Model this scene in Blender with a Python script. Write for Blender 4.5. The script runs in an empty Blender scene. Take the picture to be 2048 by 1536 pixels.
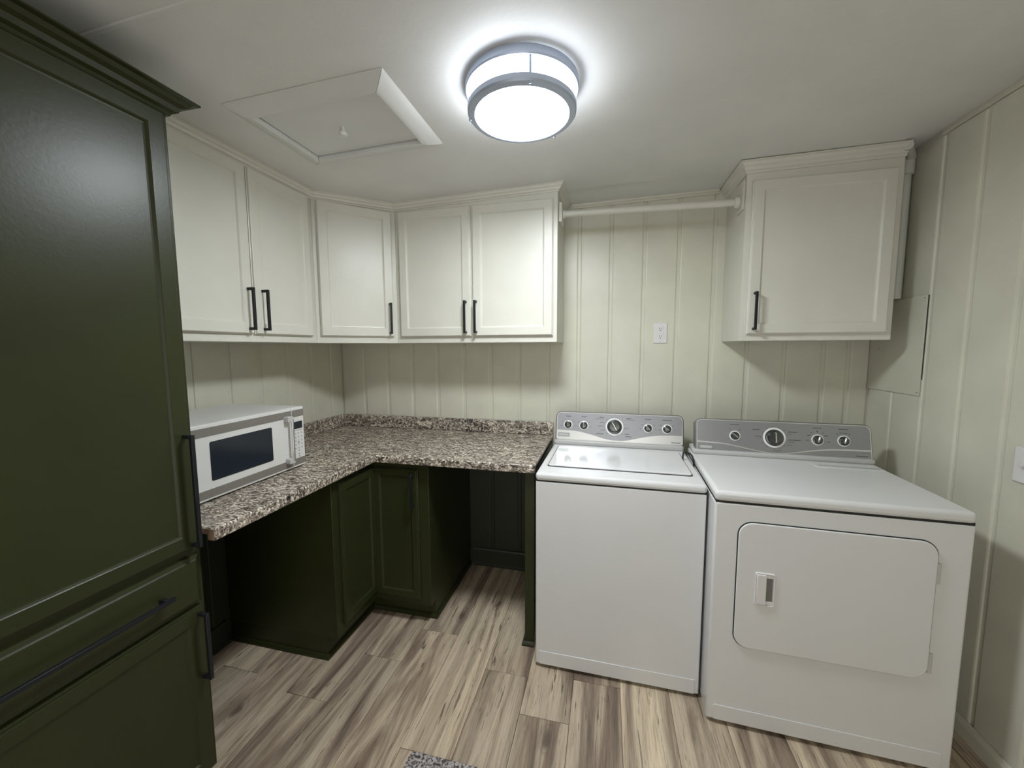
import bpy, math, random
from mathutils import Vector, Matrix
random.seed(7)
scene = bpy.context.scene
col = scene.collection
pi = math.pi

# ------------------------------------------------------------------ camera, world, exposure
cam_d = bpy.data.cameras.new('camera')
cam_d.sensor_width = 36.0
cam_d.lens = 786.93 / 2048.0 * 36.0
cam_d.clip_start = 0.02
cam = bpy.data.objects.new('camera', cam_d)
col.objects.link(cam)
rt = Vector((0.97228786, 0.23375751, -0.00370836))
up = Vector((-0.01791306, 0.09030409, 0.99575313))
fw = Vector((-0.23309965, 0.96809225, -0.09198889))
M = Matrix((rt, up, -fw)).transposed().to_4x4()
M.translation = Vector((1.7538, -2.3387, 1.4106))
cam.matrix_world = M
scene.camera = cam
world = bpy.data.worlds.new('world')
world.use_nodes = True
scene.world = world
vs = scene.view_settings
vs.view_transform = 'Standard'
vs.look = 'None'
vs.gamma = 1.0
vs.use_curve_mapping = False
vs.exposure = 0.0
LAMP_STRENGTH = 105.0      # lens of the ceiling light
BAND_STRENGTH = 20.0      # its side band
FILL_STRENGTH = 2.0       # added fill: even world light through an unseen opening behind the camera

bg = world.node_tree.nodes['Background']
bg.inputs[0].default_value = (1.0, 0.985, 0.95, 1)
bg.inputs[1].default_value = FILL_STRENGTH

# ------------------------------------------------------------------ materials
def srgb(r, g, b):
    f = lambda c: (c / 12.92) if c <= 0.04045 else ((c + 0.055) / 1.055) ** 2.4
    return (f(r / 255), f(g / 255), f(b / 255), 1)

def new_mat(name):
    m = bpy.data.materials.new(name)
    m.use_nodes = True
    nt = m.node_tree
    return m, nt, nt.nodes['Principled BSDF']

def bump_noise(nt, b, scale, strength, dist=0.002, stretch=(1, 1, 1), detail=4):
    tc = nt.nodes.new('ShaderNodeTexCoord')
    mp = nt.nodes.new('ShaderNodeMapping')
    mp.inputs['Scale'].default_value = stretch
    nz = nt.nodes.new('ShaderNodeTexNoise')
    nz.inputs['Scale'].default_value = scale
    nz.inputs['Detail'].default_value = detail
    bp = nt.nodes.new('ShaderNodeBump')
    bp.inputs['Strength'].default_value = strength
    bp.inputs['Distance'].default_value = dist
    nt.links.new(tc.outputs['Object'], mp.inputs[0])
    nt.links.new(mp.outputs[0], nz.inputs['Vector'])
    nt.links.new(nz.outputs['Fac'], bp.inputs['Height'])
    nt.links.new(bp.outputs[0], b.inputs['Normal'])
    return nz

def paint(name, rgb, rough=0.45, scale=60, strength=0.25, var=0.05, spec=0.5, metal=0.0):
    m, nt, b = new_mat(name)
    b.inputs['Roughness'].default_value = rough
    b.inputs['Metallic'].default_value = metal
    b.inputs['Specular IOR Level'].default_value = spec
    nz = bump_noise(nt, b, scale, strength)
    n2 = nt.nodes.new('ShaderNodeTexNoise')
    n2.inputs['Scale'].default_value = 5
    tc = nt.nodes.new('ShaderNodeTexCoord')
    nt.links.new(tc.outputs['Object'], n2.inputs['Vector'])
    rp = nt.nodes.new('ShaderNodeValToRGB')
    rp.color_ramp.elements[0].position = 0.3
    rp.color_ramp.elements[1].position = 0.7
    rp.color_ramp.elements[0].color = tuple(c * (1 - var) for c in rgb[:3]) + (1,)
    rp.color_ramp.elements[1].color = tuple(min(1, c * (1 + var)) for c in rgb[:3]) + (1,)
    nt.links.new(n2.outputs['Fac'], rp.inputs[0])
    nt.links.new(rp.outputs[0], b.inputs['Base Color'])
    return m

MT = {}
MT['wall'] = paint('wall_cream', (0.625, 0.612, 0.505), 0.38, 45, 0.35)
MT['white'] = paint('cabinet_white', (0.655, 0.645, 0.57), 0.36, 70, 0.18, 0.03)
MT['ceiling'] = paint('ceiling_paint', (0.70, 0.695, 0.675), 0.6, 70, 0.25, 0.03)
MT['ceil_trim'] = paint('hatch_paint', (0.68, 0.68, 0.66), 0.42, 40, 0.2, 0.03)
MT['green'] = paint('cabinet_green', (0.027, 0.031, 0.0105), 0.34, 130, 0.10, 0.08, 0.28)
MT['green_wall'] = paint('wall_green', (0.022, 0.026, 0.013), 0.5, 60, 0.25, 0.08)
MT['black'] = paint('handle_black', (0.010, 0.012, 0.014), 0.45, 200, 0.05, 0.05, 0.3)
MT['dark'] = paint('gap_dark', (0.015, 0.015, 0.015), 0.7, 100, 0.05)
MT['enamel'] = paint('appliance_white', (0.70, 0.70, 0.695), 0.25, 300, 0.03, 0.01)
MT['enamel_gloss'] = paint('appliance_gloss', (0.70, 0.70, 0.695), 0.12, 300, 0.02, 0.01)
MT['enamel_grey'] = paint('appliance_trim', (0.50, 0.50, 0.485), 0.35, 200, 0.04, 0.02)
MT['housing'] = paint('console_housing', (0.17, 0.17, 0.155), 0.35, 200, 0.04, 0.02)
MT['silver'] = paint('console_silver', (0.36, 0.366, 0.385), 0.36, 300, 0.05, 0.03, 0.5, 0.75)
MT['silver2'] = paint('console_bright', (0.72, 0.72, 0.70), 0.28, 300, 0.04, 0.03, 0.5, 0.6)
MT['chrome'] = paint('chrome', (0.72, 0.72, 0.73), 0.16, 200, 0.02, 0.02, 0.5, 1.0)
MT['knob'] = paint('knob_metal', (0.13, 0.14, 0.135), 0.22, 200, 0.03, 0.03, 0.5, 0.9)
MT['knobring'] = paint('knob_ring', (0.86, 0.86, 0.85), 0.3, 200, 0.02, 0.02)
MT['print'] = paint('legend_ink', (0.07, 0.07, 0.08), 0.6, 200, 0.0)
MT['mw_white'] = paint('microwave_white', (0.68, 0.675, 0.65), 0.35, 200, 0.03, 0.02)
MT['mw_band'] = paint('microwave_band', (0.20, 0.185, 0.165), 0.4, 200, 0.03, 0.03)
MT['mw_window'] = paint('microwave_glass', (0.018, 0.024, 0.032), 0.12, 100, 0.0)
MT['mw_print'] = paint('microwave_print', (0.2, 0.2, 0.2), 0.6, 100, 0.0)
MT['nickel'] = paint('nickel', (0.52, 0.59, 0.73), 0.42, 200, 0.03, 0.02, 0.5, 0.45)
MT['plastic'] = paint('plate_plastic', (0.70, 0.685, 0.68), 0.3, 100, 0.02, 0.02)
MT['core'] = paint('particle_board', (0.20, 0.13, 0.09), 0.9, 300, 0.8, 0.3)
MT['subfloor'] = paint('subfloor', (0.16, 0.12, 0.09), 0.8, 50, 0.1)
MT['flange'] = paint('pipe_paint', (0.56, 0.56, 0.52), 0.42, 60, 0.3, 0.06)

def make_emit(name, strength):
    m = bpy.data.materials.new(name)
    m.use_nodes = True
    nt = m.node_tree
    nt.nodes.remove(nt.nodes['Principled BSDF'])
    e = nt.nodes.new('ShaderNodeEmission')
    e.inputs[0].default_value = (0.90, 0.955, 1.0, 1)
    e.inputs[1].default_value = strength
    nt.links.new(e.outputs[0], nt.nodes['Material Output'].inputs[0])
    return m
MT['emit'] = make_emit('lamp_lens', LAMP_STRENGTH)
MT['emit_band'] = make_emit('lamp_band', BAND_STRENGTH)

def ramp(nt, pts, interp='LINEAR'):
    rp = nt.nodes.new('ShaderNodeValToRGB')
    cr = rp.color_ramp
    cr.interpolation = interp
    while len(cr.elements) < len(pts):
        cr.elements.new(0.5)
    for e, (p, c) in zip(cr.elements, pts):
        e.position = p
        e.color = (c[0], c[1], c[2], 1) if len(c) > 2 else (c[0], c[0], c[0], 1)
    return rp

def mixc(nt, fac, a, b, blend='MIX'):
    mx = nt.nodes.new('ShaderNodeMix')
    mx.data_type = 'RGBA'
    mx.blend_type = blend
    for sock, v in ((mx.inputs[0], fac), (mx.inputs[6], a), (mx.inputs[7], b)):
        if hasattr(v, 'default_value') or hasattr(v, 'is_output'):
            nt.links.new(v, sock)
        else:
            sock.default_value = v
    return mx.outputs[2]

def make_granite():
    m, nt, b = new_mat('granite_laminate')
    tc = nt.nodes.new('ShaderNodeTexCoord')
    mp = nt.nodes.new('ShaderNodeMapping')
    mp.inputs['Scale'].default_value = (0.75, 1.25, 1.0)
    mp.inputs['Rotation'].default_value = (0, 0, 0.25)
    nt.links.new(tc.outputs['Object'], mp.inputs[0])
    n1 = nt.nodes.new('ShaderNodeTexNoise')
    n1.inputs['Scale'].default_value = 46
    n1.inputs['Detail'].default_value = 5
    n1.inputs['Roughness'].default_value = 0.62
    n1.inputs['Distortion'].default_value = 1.7
    nt.links.new(mp.outputs[0], n1.inputs['Vector'])
    r1 = ramp(nt, [(0.33, (0.02, 0.018, 0.017)), (0.42, (0.10, 0.086, 0.076)), (0.49, (0.29, 0.25, 0.21)),
                   (0.55, (0.49, 0.44, 0.375)), (0.63, (0.82, 0.78, 0.70))])
    nt.links.new(n1.outputs['Fac'], r1.inputs[0])
    n2 = nt.nodes.new('ShaderNodeTexNoise')
    n2.inputs['Scale'].default_value = 150
    n2.inputs['Detail'].default_value = 3
    nt.links.new(mp.outputs[0], n2.inputs['Vector'])
    r2 = ramp(nt, [(0.34, (1,)), (0.41, (0,))])
    nt.links.new(n2.outputs['Fac'], r2.inputs[0])
    c = mixc(nt, r2.outputs[0], r1.outputs[0], (0.05, 0.042, 0.04, 1))
    n3 = nt.nodes.new('ShaderNodeTexNoise')
    n3.inputs['Scale'].default_value = 14
    n3.inputs['Detail'].default_value = 2
    nt.links.new(tc.outputs['Object'], n3.inputs['Vector'])
    r3 = ramp(nt, [(0.35, (0.82, 0.80, 0.78)), (0.65, (1.1, 1.06, 1.0))])
    nt.links.new(n3.outputs['Fac'], r3.inputs[0])
    c2 = mixc(nt, 1.0, c, r3.outputs[0], 'MULTIPLY')
    nt.links.new(c2, b.inputs['Base Color'])
    b.inputs['Roughness'].default_value = 0.38
    return m
MT['granite'] = make_granite()

def make_wood():
    m, nt, b = new_mat('vinyl_plank')
    tc = nt.nodes.new('ShaderNodeTexCoord')
    oi = nt.nodes.new('ShaderNodeObjectInfo')
    mul = nt.nodes.new('ShaderNodeMath'); mul.operation = 'MULTIPLY'; mul.inputs[1].default_value = 37.0
    nt.links.new(oi.outputs['Random'], mul.inputs[0])
    cmb = nt.nodes.new('ShaderNodeCombineXYZ')
    nt.links.new(mul.outputs[0], cmb.inputs[0]); nt.links.new(mul.outputs[0], cmb.inputs[1]); nt.links.new(mul.outputs[0], cmb.inputs[2])
    add = nt.nodes.new('ShaderNodeVectorMath'); add.operation = 'ADD'
    nt.links.new(tc.outputs['Object'], add.inputs[0]); nt.links.new(cmb.outputs[0], add.inputs[1])
    def noise(sc, detail, dist, rough=0.55):
        mp = nt.nodes.new('ShaderNodeMapping'); mp.inputs['Scale'].default_value = sc
        nt.links.new(add.outputs[0], mp.inputs[0])
        n = nt.nodes.new('ShaderNodeTexNoise')
        n.inputs['Scale'].default_value = 1.0; n.inputs['Detail'].default_value = detail
        n.inputs['Distortion'].default_value = dist; n.inputs['Roughness'].default_value = rough
        nt.links.new(mp.outputs[0], n.inputs['Vector'])
        return n.outputs['Fac'], mp
    f1, _ = noise((7.5, 0.75, 1), 5, 1.3, 0.58)
    r1 = ramp(nt, [(0.34, (0.23, 0.172, 0.130)), (0.43, (0.37, 0.291, 0.222)), (0.51, (0.55, 0.452, 0.342)), (0.62, (0.66, 0.555, 0.42))])
    nt.links.new(f1, r1.inputs[0])
    # broad printed strips inside a plank
    f2, _ = noise((26, 0.35, 1), 1, 0.2)
    r2 = ramp(nt, [(0.41, (0.78, 0.77, 0.76)), (0.44, (0.97, 0.97, 0.97)), (0.56, (1.0, 1.0, 1.0)), (0.59, (1.07, 1.06, 1.04))])
    nt.links.new(f2, r2.inputs[0])
    c = mixc(nt, 1.0, r1.outputs[0], r2.outputs[0], 'MULTIPLY')
    # fine grain
    f3, _ = noise((190, 7, 1), 4, 0.8, 0.65)
    r3 = ramp(nt, [(0.32, (0.70, 0.67, 0.64)), (0.54, (1.04, 1.04, 1.03))])
    nt.links.new(f3, r3.inputs[0])
    c = mixc(nt, 1.0, c, r3.outputs[0], 'MULTIPLY')
    # dark mineral streaks
    f4, _ = noise((34, 2.3, 1), 5, 2.2, 0.62)
    r4 = ramp(nt, [(0.60, (0,)), (0.655, (1,))])
    nt.links.new(f4, r4.inputs[0])
    mm = nt.nodes.new('ShaderNodeMath'); mm.operation = 'MULTIPLY'; mm.inputs[1].default_value = 0.85
    nt.links.new(r4.outputs[0], mm.inputs[0])
    c = mixc(nt, mm.outputs[0], c, (0.105, 0.075, 0.055, 1))
    # knots
    mp = nt.nodes.new('ShaderNodeMapping'); mp.inputs['Scale'].default_value = (8.5, 3.4, 1)
    n5 = nt.nodes.new('ShaderNodeTexNoise'); n5.inputs['Scale'].default_value = 9; n5.inputs['Detail'].default_value = 2
    nt.links.new(add.outputs[0], n5.inputs['Vector'])
    vm = nt.nodes.new('ShaderNodeVectorMath'); vm.operation = 'MULTIPLY_ADD'
    vm.inputs[1].default_value = (0.05, 0.05, 0); nt.links.new(n5.outputs['Color'], vm.inputs[0]); nt.links.new(add.outputs[0], vm.inputs[2])
    nt.links.new(vm.outputs[0], mp.inputs[0])
    vo = nt.nodes.new('ShaderNodeTexVoronoi'); vo.voronoi_dimensions = '2D'; vo.inputs['Scale'].default_value = 0.55
    nt.links.new(mp.outputs[0], vo.inputs['Vector'])
    r5 = ramp(nt, [(0.03, (0.9,)), (0.06, (0.5,)), (0.085, (0.12,)), (0.10, (0.35,)), (0.13, (0.05,)), (0.16, (0,))])
    nt.links.new(vo.outputs['Distance'], r5.inputs[0])
    sepc = nt.nodes.new('ShaderNodeSeparateColor'); nt.links.new(vo.outputs['Color'], sepc.inputs[0])
    gt = nt.nodes.new('ShaderNodeMath'); gt.operation = 'GREATER_THAN'; gt.inputs[1].default_value = 0.5; nt.links.new(sepc.outputs[0], gt.inputs[0])
    km = nt.nodes.new('ShaderNodeMath'); km.operation = 'MULTIPLY'; nt.links.new(r5.outputs[0], km.inputs[0]); nt.links.new(gt.outputs[0], km.inputs[1])
    c = mixc(nt, km.outputs[0], c, (0.14, 0.10, 0.075, 1))
    # tone of the whole plank
    r6 = ramp(nt, [(0.0, (0.83, 0.82, 0.82)), (0.5, (0.98, 0.98, 0.97)), (1.0, (1.1, 1.09, 1.06))])
    nt.links.new(oi.outputs['Random'], r6.inputs[0])
    c = mixc(nt, 1.0, c, r6.outputs[0], 'MULTIPLY')
    nt.links.new(c, b.inputs['Base Color'])
    b.inputs['Roughness'].default_value = 0.42
    bp = nt.nodes.new('ShaderNodeBump'); bp.inputs['Strength'].default_value = 0.25; bp.inputs['Distance'].default_value = 0.001
    nt.links.new(f3, bp.inputs['Height']); nt.links.new(bp.outputs[0], b.inputs['Normal'])
    return m
MT['wood'] = make_wood()

def make_rug():
    m, nt, b = new_mat('rug_weave')
    tc = nt.nodes.new('ShaderNodeTexCoord')
    n = nt.nodes.new('ShaderNodeTexNoise'); n.inputs['Scale'].default_value = 130; n.inputs['Detail'].default_value = 3
    nt.links.new(tc.outputs['Object'], n.inputs['Vector'])
    r = ramp(nt, [(0.36, (0.06, 0.052, 0.052)), (0.47, (0.24, 0.215, 0.21)), (0.60, (0.50, 0.47, 0.46))])
    nt.links.new(n.outputs['Fac'], r.inputs[0])
    nt.links.new(r.outputs[0], b.inputs['Base Color'])
    b.inputs['Roughness'].default_value = 0.95
    bp = nt.nodes.new('ShaderNodeBump'); bp.inputs['Strength'].default_value = 1.0; bp.inputs['Distance'].default_value = 0.004
    nt.links.new(n.outputs['Fac'], bp.inputs['Height']); nt.links.new(bp.outputs[0], b.inputs['Normal'])
    return m
MT['rug'] = make_rug()

# ------------------------------------------------------------------ mesh helpers
class Frame:
    def __init__(s, o=(0, 0, 0), u=(1, 0, 0), v=(0, 1, 0), n=(0, 0, 1)):
        s.o, s.u, s.v, s.n = Vector(o), Vector(u), Vector(v), Vector(n)
    def __call__(s, a, b, c):
        return s.o + s.u * a + s.v * b + s.n * c
ID = Frame()

class MB:
    def __init__(s):
        s.v = []; s.f = []
    def add(s, vs, fs):
        k = len(s.v)
        s.v += [tuple(x) for x in vs]
        s.f += [tuple(i + k for i in f) for f in fs]
        return s
    def box(s, x0, x1, y0, y1, z0, z1, fr=ID):
        P = [fr(x, y, z) for z in (z0, z1) for (x, y) in ((x0, y0), (x1, y0), (x1, y1), (x0, y1))]
        return s.add(P, [(3, 2, 1, 0), (4, 5, 6, 7), (0, 1, 5, 4), (1, 2, 6, 5), (2, 3, 7, 6), (3, 0, 4, 7)])
    def prism(s, poly, c0, c1, fr=ID):
        n = len(poly)
        P = [fr(a, b, c0) for a, b in poly] + [fr(a, b, c1) for a, b in poly]
        return s.add(P, [tuple(range(n - 1, -1, -1)), tuple(range(n, 2 * n))] + [(i, (i + 1) % n, n + (i + 1) % n, n + i) for i in range(n)])
    def rings(s, rs, cap0=True, cap1=True, closed=False):
        n = len(rs[0]); k = len(s.v); m = len(rs)
        for r in rs: s.v += [tuple(x) for x in r]
        for j in range(m if closed else m - 1):
            a, b = k + j * n, k + ((j + 1) % m) * n
            for i in range(n): s.f.append((a + i, a + (i + 1) % n, b + (i + 1) % n, b + i))
        if cap0 and not closed: s.f.append(tuple(range(k + n - 1, k - 1, -1)))
        if cap1 and not closed: s.f.append(tuple(range(k + (m - 1) * n, k + m * n)))
        return s
    def lathe(s, prof, fr=ID, seg=48, closed=False):
        rs = []
        for r, h in prof:
            rs.append([fr(r * math.cos(2 * pi * i / seg), r * math.sin(2 * pi * i / seg), h) for i in range(seg)])
        return s.rings(rs, not closed, not closed, closed)
    def tube(s, pts, r, seg=12):
        pts = [Vector(p) for p in pts]; rs = []; prev = None
        for i, p in enumerate(pts):
            d = (pts[min(i + 1, len(pts) - 1)] - pts[max(i - 1, 0)]).normalized()
            ref = Vector((0, 0, 1)) if abs(d.z) < 0.9 else Vector((1, 0, 0))
            a = d.cross(ref).normalized() if prev is None else (prev - d * prev.dot(d)).normalized()
            prev = a; b = d.cross(a)
            rs.append([p + a * (r * math.cos(2 * pi * k / seg)) + b * (r * math.sin(2 * pi * k / seg)) for k in range(seg)])
        return s.rings(rs)
    def build(s, name, mat, parent=None, bevel=0, seg=2, smooth=False):
        me = bpy.data.meshes.new(name)
        me.from_pydata(s.v, [], s.f)
        me.materials.append(MT[mat] if isinstance(mat, str) else mat)
        import bmesh
        bm = bmesh.new(); bm.from_mesh(me); bmesh.ops.recalc_face_normals(bm, faces=bm.faces[:]); bm.to_mesh(me); bm.free()
        o = bpy.data.objects.new(name, me)
        col.objects.link(o)
        if parent is not None: o.parent = parent
        if bevel:
            b = o.modifiers.new('bevel', 'BEVEL'); b.width = bevel; b.segments = seg; b.limit_method = 'ANGLE'; b.angle_limit = math.radians(40)
            b.harden_normals = False
        if smooth or bevel:
            for p in me.polygons: p.use_smooth = True
            try:
                me.set_sharp_from_angle(angle=math.radians(35))
            except Exception: pass
        return o

def rrect(w, h, r, seg=6, x0=0, y0=0, radii=None):
    rr = radii or (r, r, r, r)   # bl, br, tr, tl
    pts = []
    for (cx, cy, a0, q) in ((x0 + rr[0], y0 + rr[0], pi, rr[0]), (x0 + w - rr[1], y0 + rr[1], 1.5 * pi, rr[1]),
                            (x0 + w - rr[2], y0 + h - rr[2], 0, rr[2]), (x0 + rr[3], y0 + h - rr[3], 0.5 * pi, rr[3])):
        for i in range(seg + 1):
            a = a0 + 0.5 * pi * i / seg
            pts.append((cx + q * math.cos(a), cy + q * math.sin(a)))
    return pts

def tag(o, label=None, cat=None, group=None, kind=None):
    if label: o['label'] = label
    if cat: o['category'] = cat
    if group: o['group'] = group
    if kind: o['kind'] = kind
    return o

def empty(name, loc=(0, 0, 0), rz=0):
    o = bpy.data.objects.new(name, None); col.objects.link(o)
    o.location = loc; o.rotation_euler = (0, 0, rz); o.empty_display_size = 0.1
    return o

def sweep(path, prof, zf, side=1, mb=None):
    """profile (out, z offset) swept along a plan path; zf(x, y) gives the datum height"""
    mb = mb or MB(); n = len(path); P = [Vector(p) for p in path]; rs = []
    for i in range(n):
        d0 = (P[i] - P[i - 1]).normalized() if i > 0 else None
        d1 = (P[i + 1] - P[i]).normalized() if i < n - 1 else None
        if d0 is None: d0 = d1
        if d1 is None: d1 = d0
        n0 = Vector((d0.y, -d0.x)) * side; n1 = Vector((d1.y, -d1.x)) * side
        m = (n0 + n1).normalized(); k = 1 / max(0.3, m.dot(n0))
        rs.append([Vector((P[i].x + m.x * k * o, P[i].y + m.y * k * o, zf(P[i].x + m.x * k * o, P[i].y) + z)) for o, z in prof])
    return mb.rings(rs)

XR = 3.036          # right wall
YF = -3.25          # wall behind the camera
CP = [(-0.1, 2.170), (0.0, 2.172), (0.37, 2.180), (0.64, 2.190), (1.55, 2.217), (2.35, 2.232), (2.9, 2.241), (XR, 2.264), (XR + 0.1, 2.28)]
def ceil_z(x, y=0):
    for (a, za), (b, zb) in zip(CP, CP[1:]):
        if x <= b: return za + (zb - za) * (x - a) / (b - a)
    return CP[-1][1]

# ------------------------------------------------------------------ the setting
floor = MB().box(-0.08, XR + 0.08, YF - 0.05, 0.08, -0.06, -0.005).build('floor', 'subfloor')
tag(floor, 'light greyish brown wood look plank floor', 'floor', kind='structure')
PW = 0.1915
joint = {2: -1.42, 3: -1.10, 4: -0.845, 5: -0.635, 6: -1.197, 7: -0.80, 8: -0.973}
x_first = 0.300 - 2 * PW
for k in range(17):
    xa = x_first + k * PW; xb = xa + PW
    xa = max(xa, 0.001); xb = min(xb, XR - 0.001)
    if xb - xa < 0.01: continue
    j = joint.get(k, random.uniform(-1.2, -0.2))
    ys = [-0.002]; y = j
    while y > -0.15: y -= 1.22
    if j < -1.22 + 0.05 : pass
    cuts = []
    y = j
    while y < -0.05: y += 1.22
    while y > YF:
        if y < -0.03: cuts.append(y)
        y -= 1.22
    edges = [-0.002] + cuts + [YF]
    for a, b in zip(edges, edges[1:]):
        g = 0.0006
        MB().box(xa + g, xb - g, b + g, a - g, -0.005, 0.0).build('plank', 'wood', floor, bevel=0.0012, seg=1)

cm = MB()
xs = [c[0] for c in CP]
top = [Vector((x, 0, ceil_z(x))) for x in xs]
rs = []
for y in (0.08, YF - 0.05):
    rs.append([Vector((x, y, ceil_z(x))) for x in xs] + [Vector((x, y, 2.42)) for x in reversed(xs)])
ceiling = cm.rings(rs).build('ceiling', 'ceiling', smooth=True)
tag(ceiling, 'off white painted ceiling, slightly uneven', 'ceiling', kind='structure')
sm = MB()
sm.rings([[Vector((x, y, ceil_z(x) + dz)) for (y, dz) in ((-1.574, 0.001), (-1.569, -0.0022), (-1.560, -0.0022), (-1.555, 0.001))] for x in (0.02, 0.37, 0.64, 0.92)])
sm.build('seam_strip', 'ceiling', ceiling)

def wall_boards(wall, along, grooves, lo, hi, zsplit, place, skip=None):
    """grooved wall boards: 'place' maps (t along wall, z, out) to the world"""
    edges = [lo] + grooves + [hi]
    for i, (a, b) in enumerate(zip(edges, edges[1:])):
        g = 0.0075
        a2 = a + (g if i > 0 else 0.0); b2 = b - (g if i < len(edges) - 2 else 0.0)
        for (z0, z1, mat) in zsplit(0.5 * (a + b)):
            m = MB()
            zt0 = z1(a2) if callable(z1) else z1
            zt1 = z1(b2) if callable(z1) else z1
            c = 0.007; d = 0.0055
            def ring(e, out):
                return [place(a2 + e, z0, out), place(b2 - e, z0, out), place(b2 - e, zt1, out), place(a2 + e, zt0, out)]
            m.rings([ring(0, -0.003), ring(0, 0.0), ring(c * 0.35, d * 0.75), ring(c, d)])
            m.build('board', mat, wall)

G = 0.1778
# back wall
wb = MB().box(-0.08, XR + 0.08, 0.0065, 0.07, -0.02, 2.35).build('wall_back', 'wall')
tag(wb, 'cream painted back wall of vertical grooved boards', 'wall', kind='structure')
gb = [0.1700 + 0.17765 * i for i in range(16)] + [2.945]
def zs_back(t):
    top_ = 2.20
    if 0.9 < t < 1.5:
        return [(0.0, 0.850, 'green_wall'), (0.850, lambda x: ceil_z(x) - 0.002, 'wall')]
    return [(0.0, lambda x: ceil_z(x) - 0.002, 'wall')]
wall_boards(wb, 'x', gb, 0.001, XR - 0.001, zs_back, lambda t, z, o: Vector((t, 0.0065 - o, z)))
MB().box(0.90, 1.45, 0.0055, 0.0068, 0.0, 0.850).build('backing', 'green_wall', wb)
# left wall
wl = MB().box(-0.07, -0.0065, YF, 0.0065, -0.02, 2.30).build('wall_left', 'wall')
tag(wl, 'cream painted left wall of vertical grooved boards', 'wall', kind='structure')
gl = [0.116 + 0.1778 * i for i in range(17)]
def zs_left(t):
    if 0.9 < t < 1.5:
        return [(0.0, 0.850, 'green_wall'), (0.850, 2.170, 'wall')]
    return [(0.0, 2.170, 'wall')]
wall_boards(wl, 'y', gl, 0.001, -YF - 0.001, zs_left, lambda t, z, o: Vector((-0.0065 + o, -t, z)))
MB().box(-0.0068, -0.0055, -1.47, -0.90, 0.0, 0.850).build('backing', 'green_wall', wl)
# right wall
wr = MB().box(XR + 0.0065, XR + 0.07, YF, 0.0065, -0.02, 2.38).build('wall_right', 'wall')
tag(wr, 'cream painted right wall of vertical grooved boards', 'wall', kind='structure')
gr = [0.1755 + 0.1778 * i for i in range(17)]
wall_boards(wr, 'y', gr, 0.001, -YF - 0.001, lambda t: [(0.0, 2.240, 'wall')], lambda t, z, o: Vector((XR + 0.0065 - o, -t, z)))
# wall behind the camera
DX0, DX1, DZ = 1.05, 2.35, 2.06      # unseen opening, added so the world light can fill the room
wf = MB().box(-0.08, DX0, YF - 0.07, YF, -0.02, 2.38).box(DX1, XR + 0.08, YF - 0.07, YF, -0.02, 2.38).box(DX0, DX1, YF - 0.07, YF, DZ, 2.38).build('wall_front', 'wall')
tag(wf, 'plain cream wall opposite the washer', 'wall', kind='structure')

# trims
crown_prof = [(0, -0.036), (0.005, -0.036), (0.007, -0.030), (0.013, -0.027), (0.016, -0.018), (0.023, -0.014), (0.027, -0.006), (0.034, -0.004), (0.034, -0.0006), (0, -0.0006)]
t1 = sweep([(0.317, -1.40), (0.317, -0.609), (0.609, -0.317), (1.504, -0.317), (1.504, -0.001)], crown_prof, ceil_z, side=1).build('trim_1', 'white')
tag(t1, 'white crown moulding over the left row of wall cabinets', 'moulding', kind='structure')
t2 = sweep([(1.545, -0.0005), (2.31, -0.0005)], [(0, -0.024), (0.008, -0.024), (0.011, -0.018), (0.010, -0.010), (0.013, -0.0006), (0, -0.0006)], ceil_z, side=1).build('trim_2', 'wall')
tag(t2, 'cream strip moulding where back wall meets the ceiling above the rod', 'moulding', kind='structure')
t3 = MB().box(XR - 0.006, XR + 0.004, YF + 0.01, -0.34, 2.2425, 2.2635).build('trim_3', 'wall', bevel=0.0015)
tag(t3, 'cream lath strip along the top of the right wall', 'moulding', kind='structure')
br = sweep([(XR - 0.0005, -0.9 + 0.86), (XR - 0.0005, YF + 0.01)], [(0, 0.001), (0.012, 0.001), (0.012, 0.05), (0.006, 0.066), (0, 0.068)], lambda x, y: 0, side=1).build('baseboard_right', 'wall')
tag(br, 'cream baseboard along the right wall beside the dryer', 'baseboard', kind='structure')
bb = sweep([(0.930, -0.0005), (1.397, -0.0005)], [(0, 0.001), (0.016, 0.001), (0.016, 0.012), (0.010, 0.020), (0.010, 0.105), (0.006, 0.115), (0, 0.116)], lambda x, y: 0, side=1).build('baseboard_back', 'green_wall')
tag(bb, 'dark green baseboard in the knee space beside the washer', 'baseboard', kind='structure')
bl = sweep([(0.0005, -1.462), (0.0005, -0.932)], [(0, 0.001), (0.016, 0.001), (0.016, 0.012), (0.010, 0.020), (0.010, 0.105), (0.006, 0.115), (0, 0.116)], lambda x, y: 0, side=1).build('baseboard_left', 'green_wall')
tag(bl, 'dark green baseboard in the knee space below the microwave', 'baseboard', kind='structure')

# ------------------------------------------------------------------ cabinet helpers
def bar_handle(fr, a, b, length, vertical, parent, w=0.0105, out=0.032):
    """square bar pull; (a, b) is the centre, fr.n the outward axis"""
    m = MB(); h = length / 2; t = w / 2
    if vertical:
        m.box(a - t, a + t, b - h, b + h, out - w * 0.9, out, fr)
        for s in (-1, 1): m.box(a - t, a + t, b + s * (h - t) - t, b + s * (h - t) + t, 0.0, out - w * 0.9, fr)
    else:
        m.box(a - h, a + h, b - t, b + t, out - w * 0.9, out, fr)
        for s in (-1, 1): m.box(a + s * (h - t * 3) - t, a + s * (h - t * 3) + t, b - t, b + t, 0.0, out - w * 0.9, fr)
    return m.build('handle', 'black', parent, bevel=0.0008, seg=1)

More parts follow.
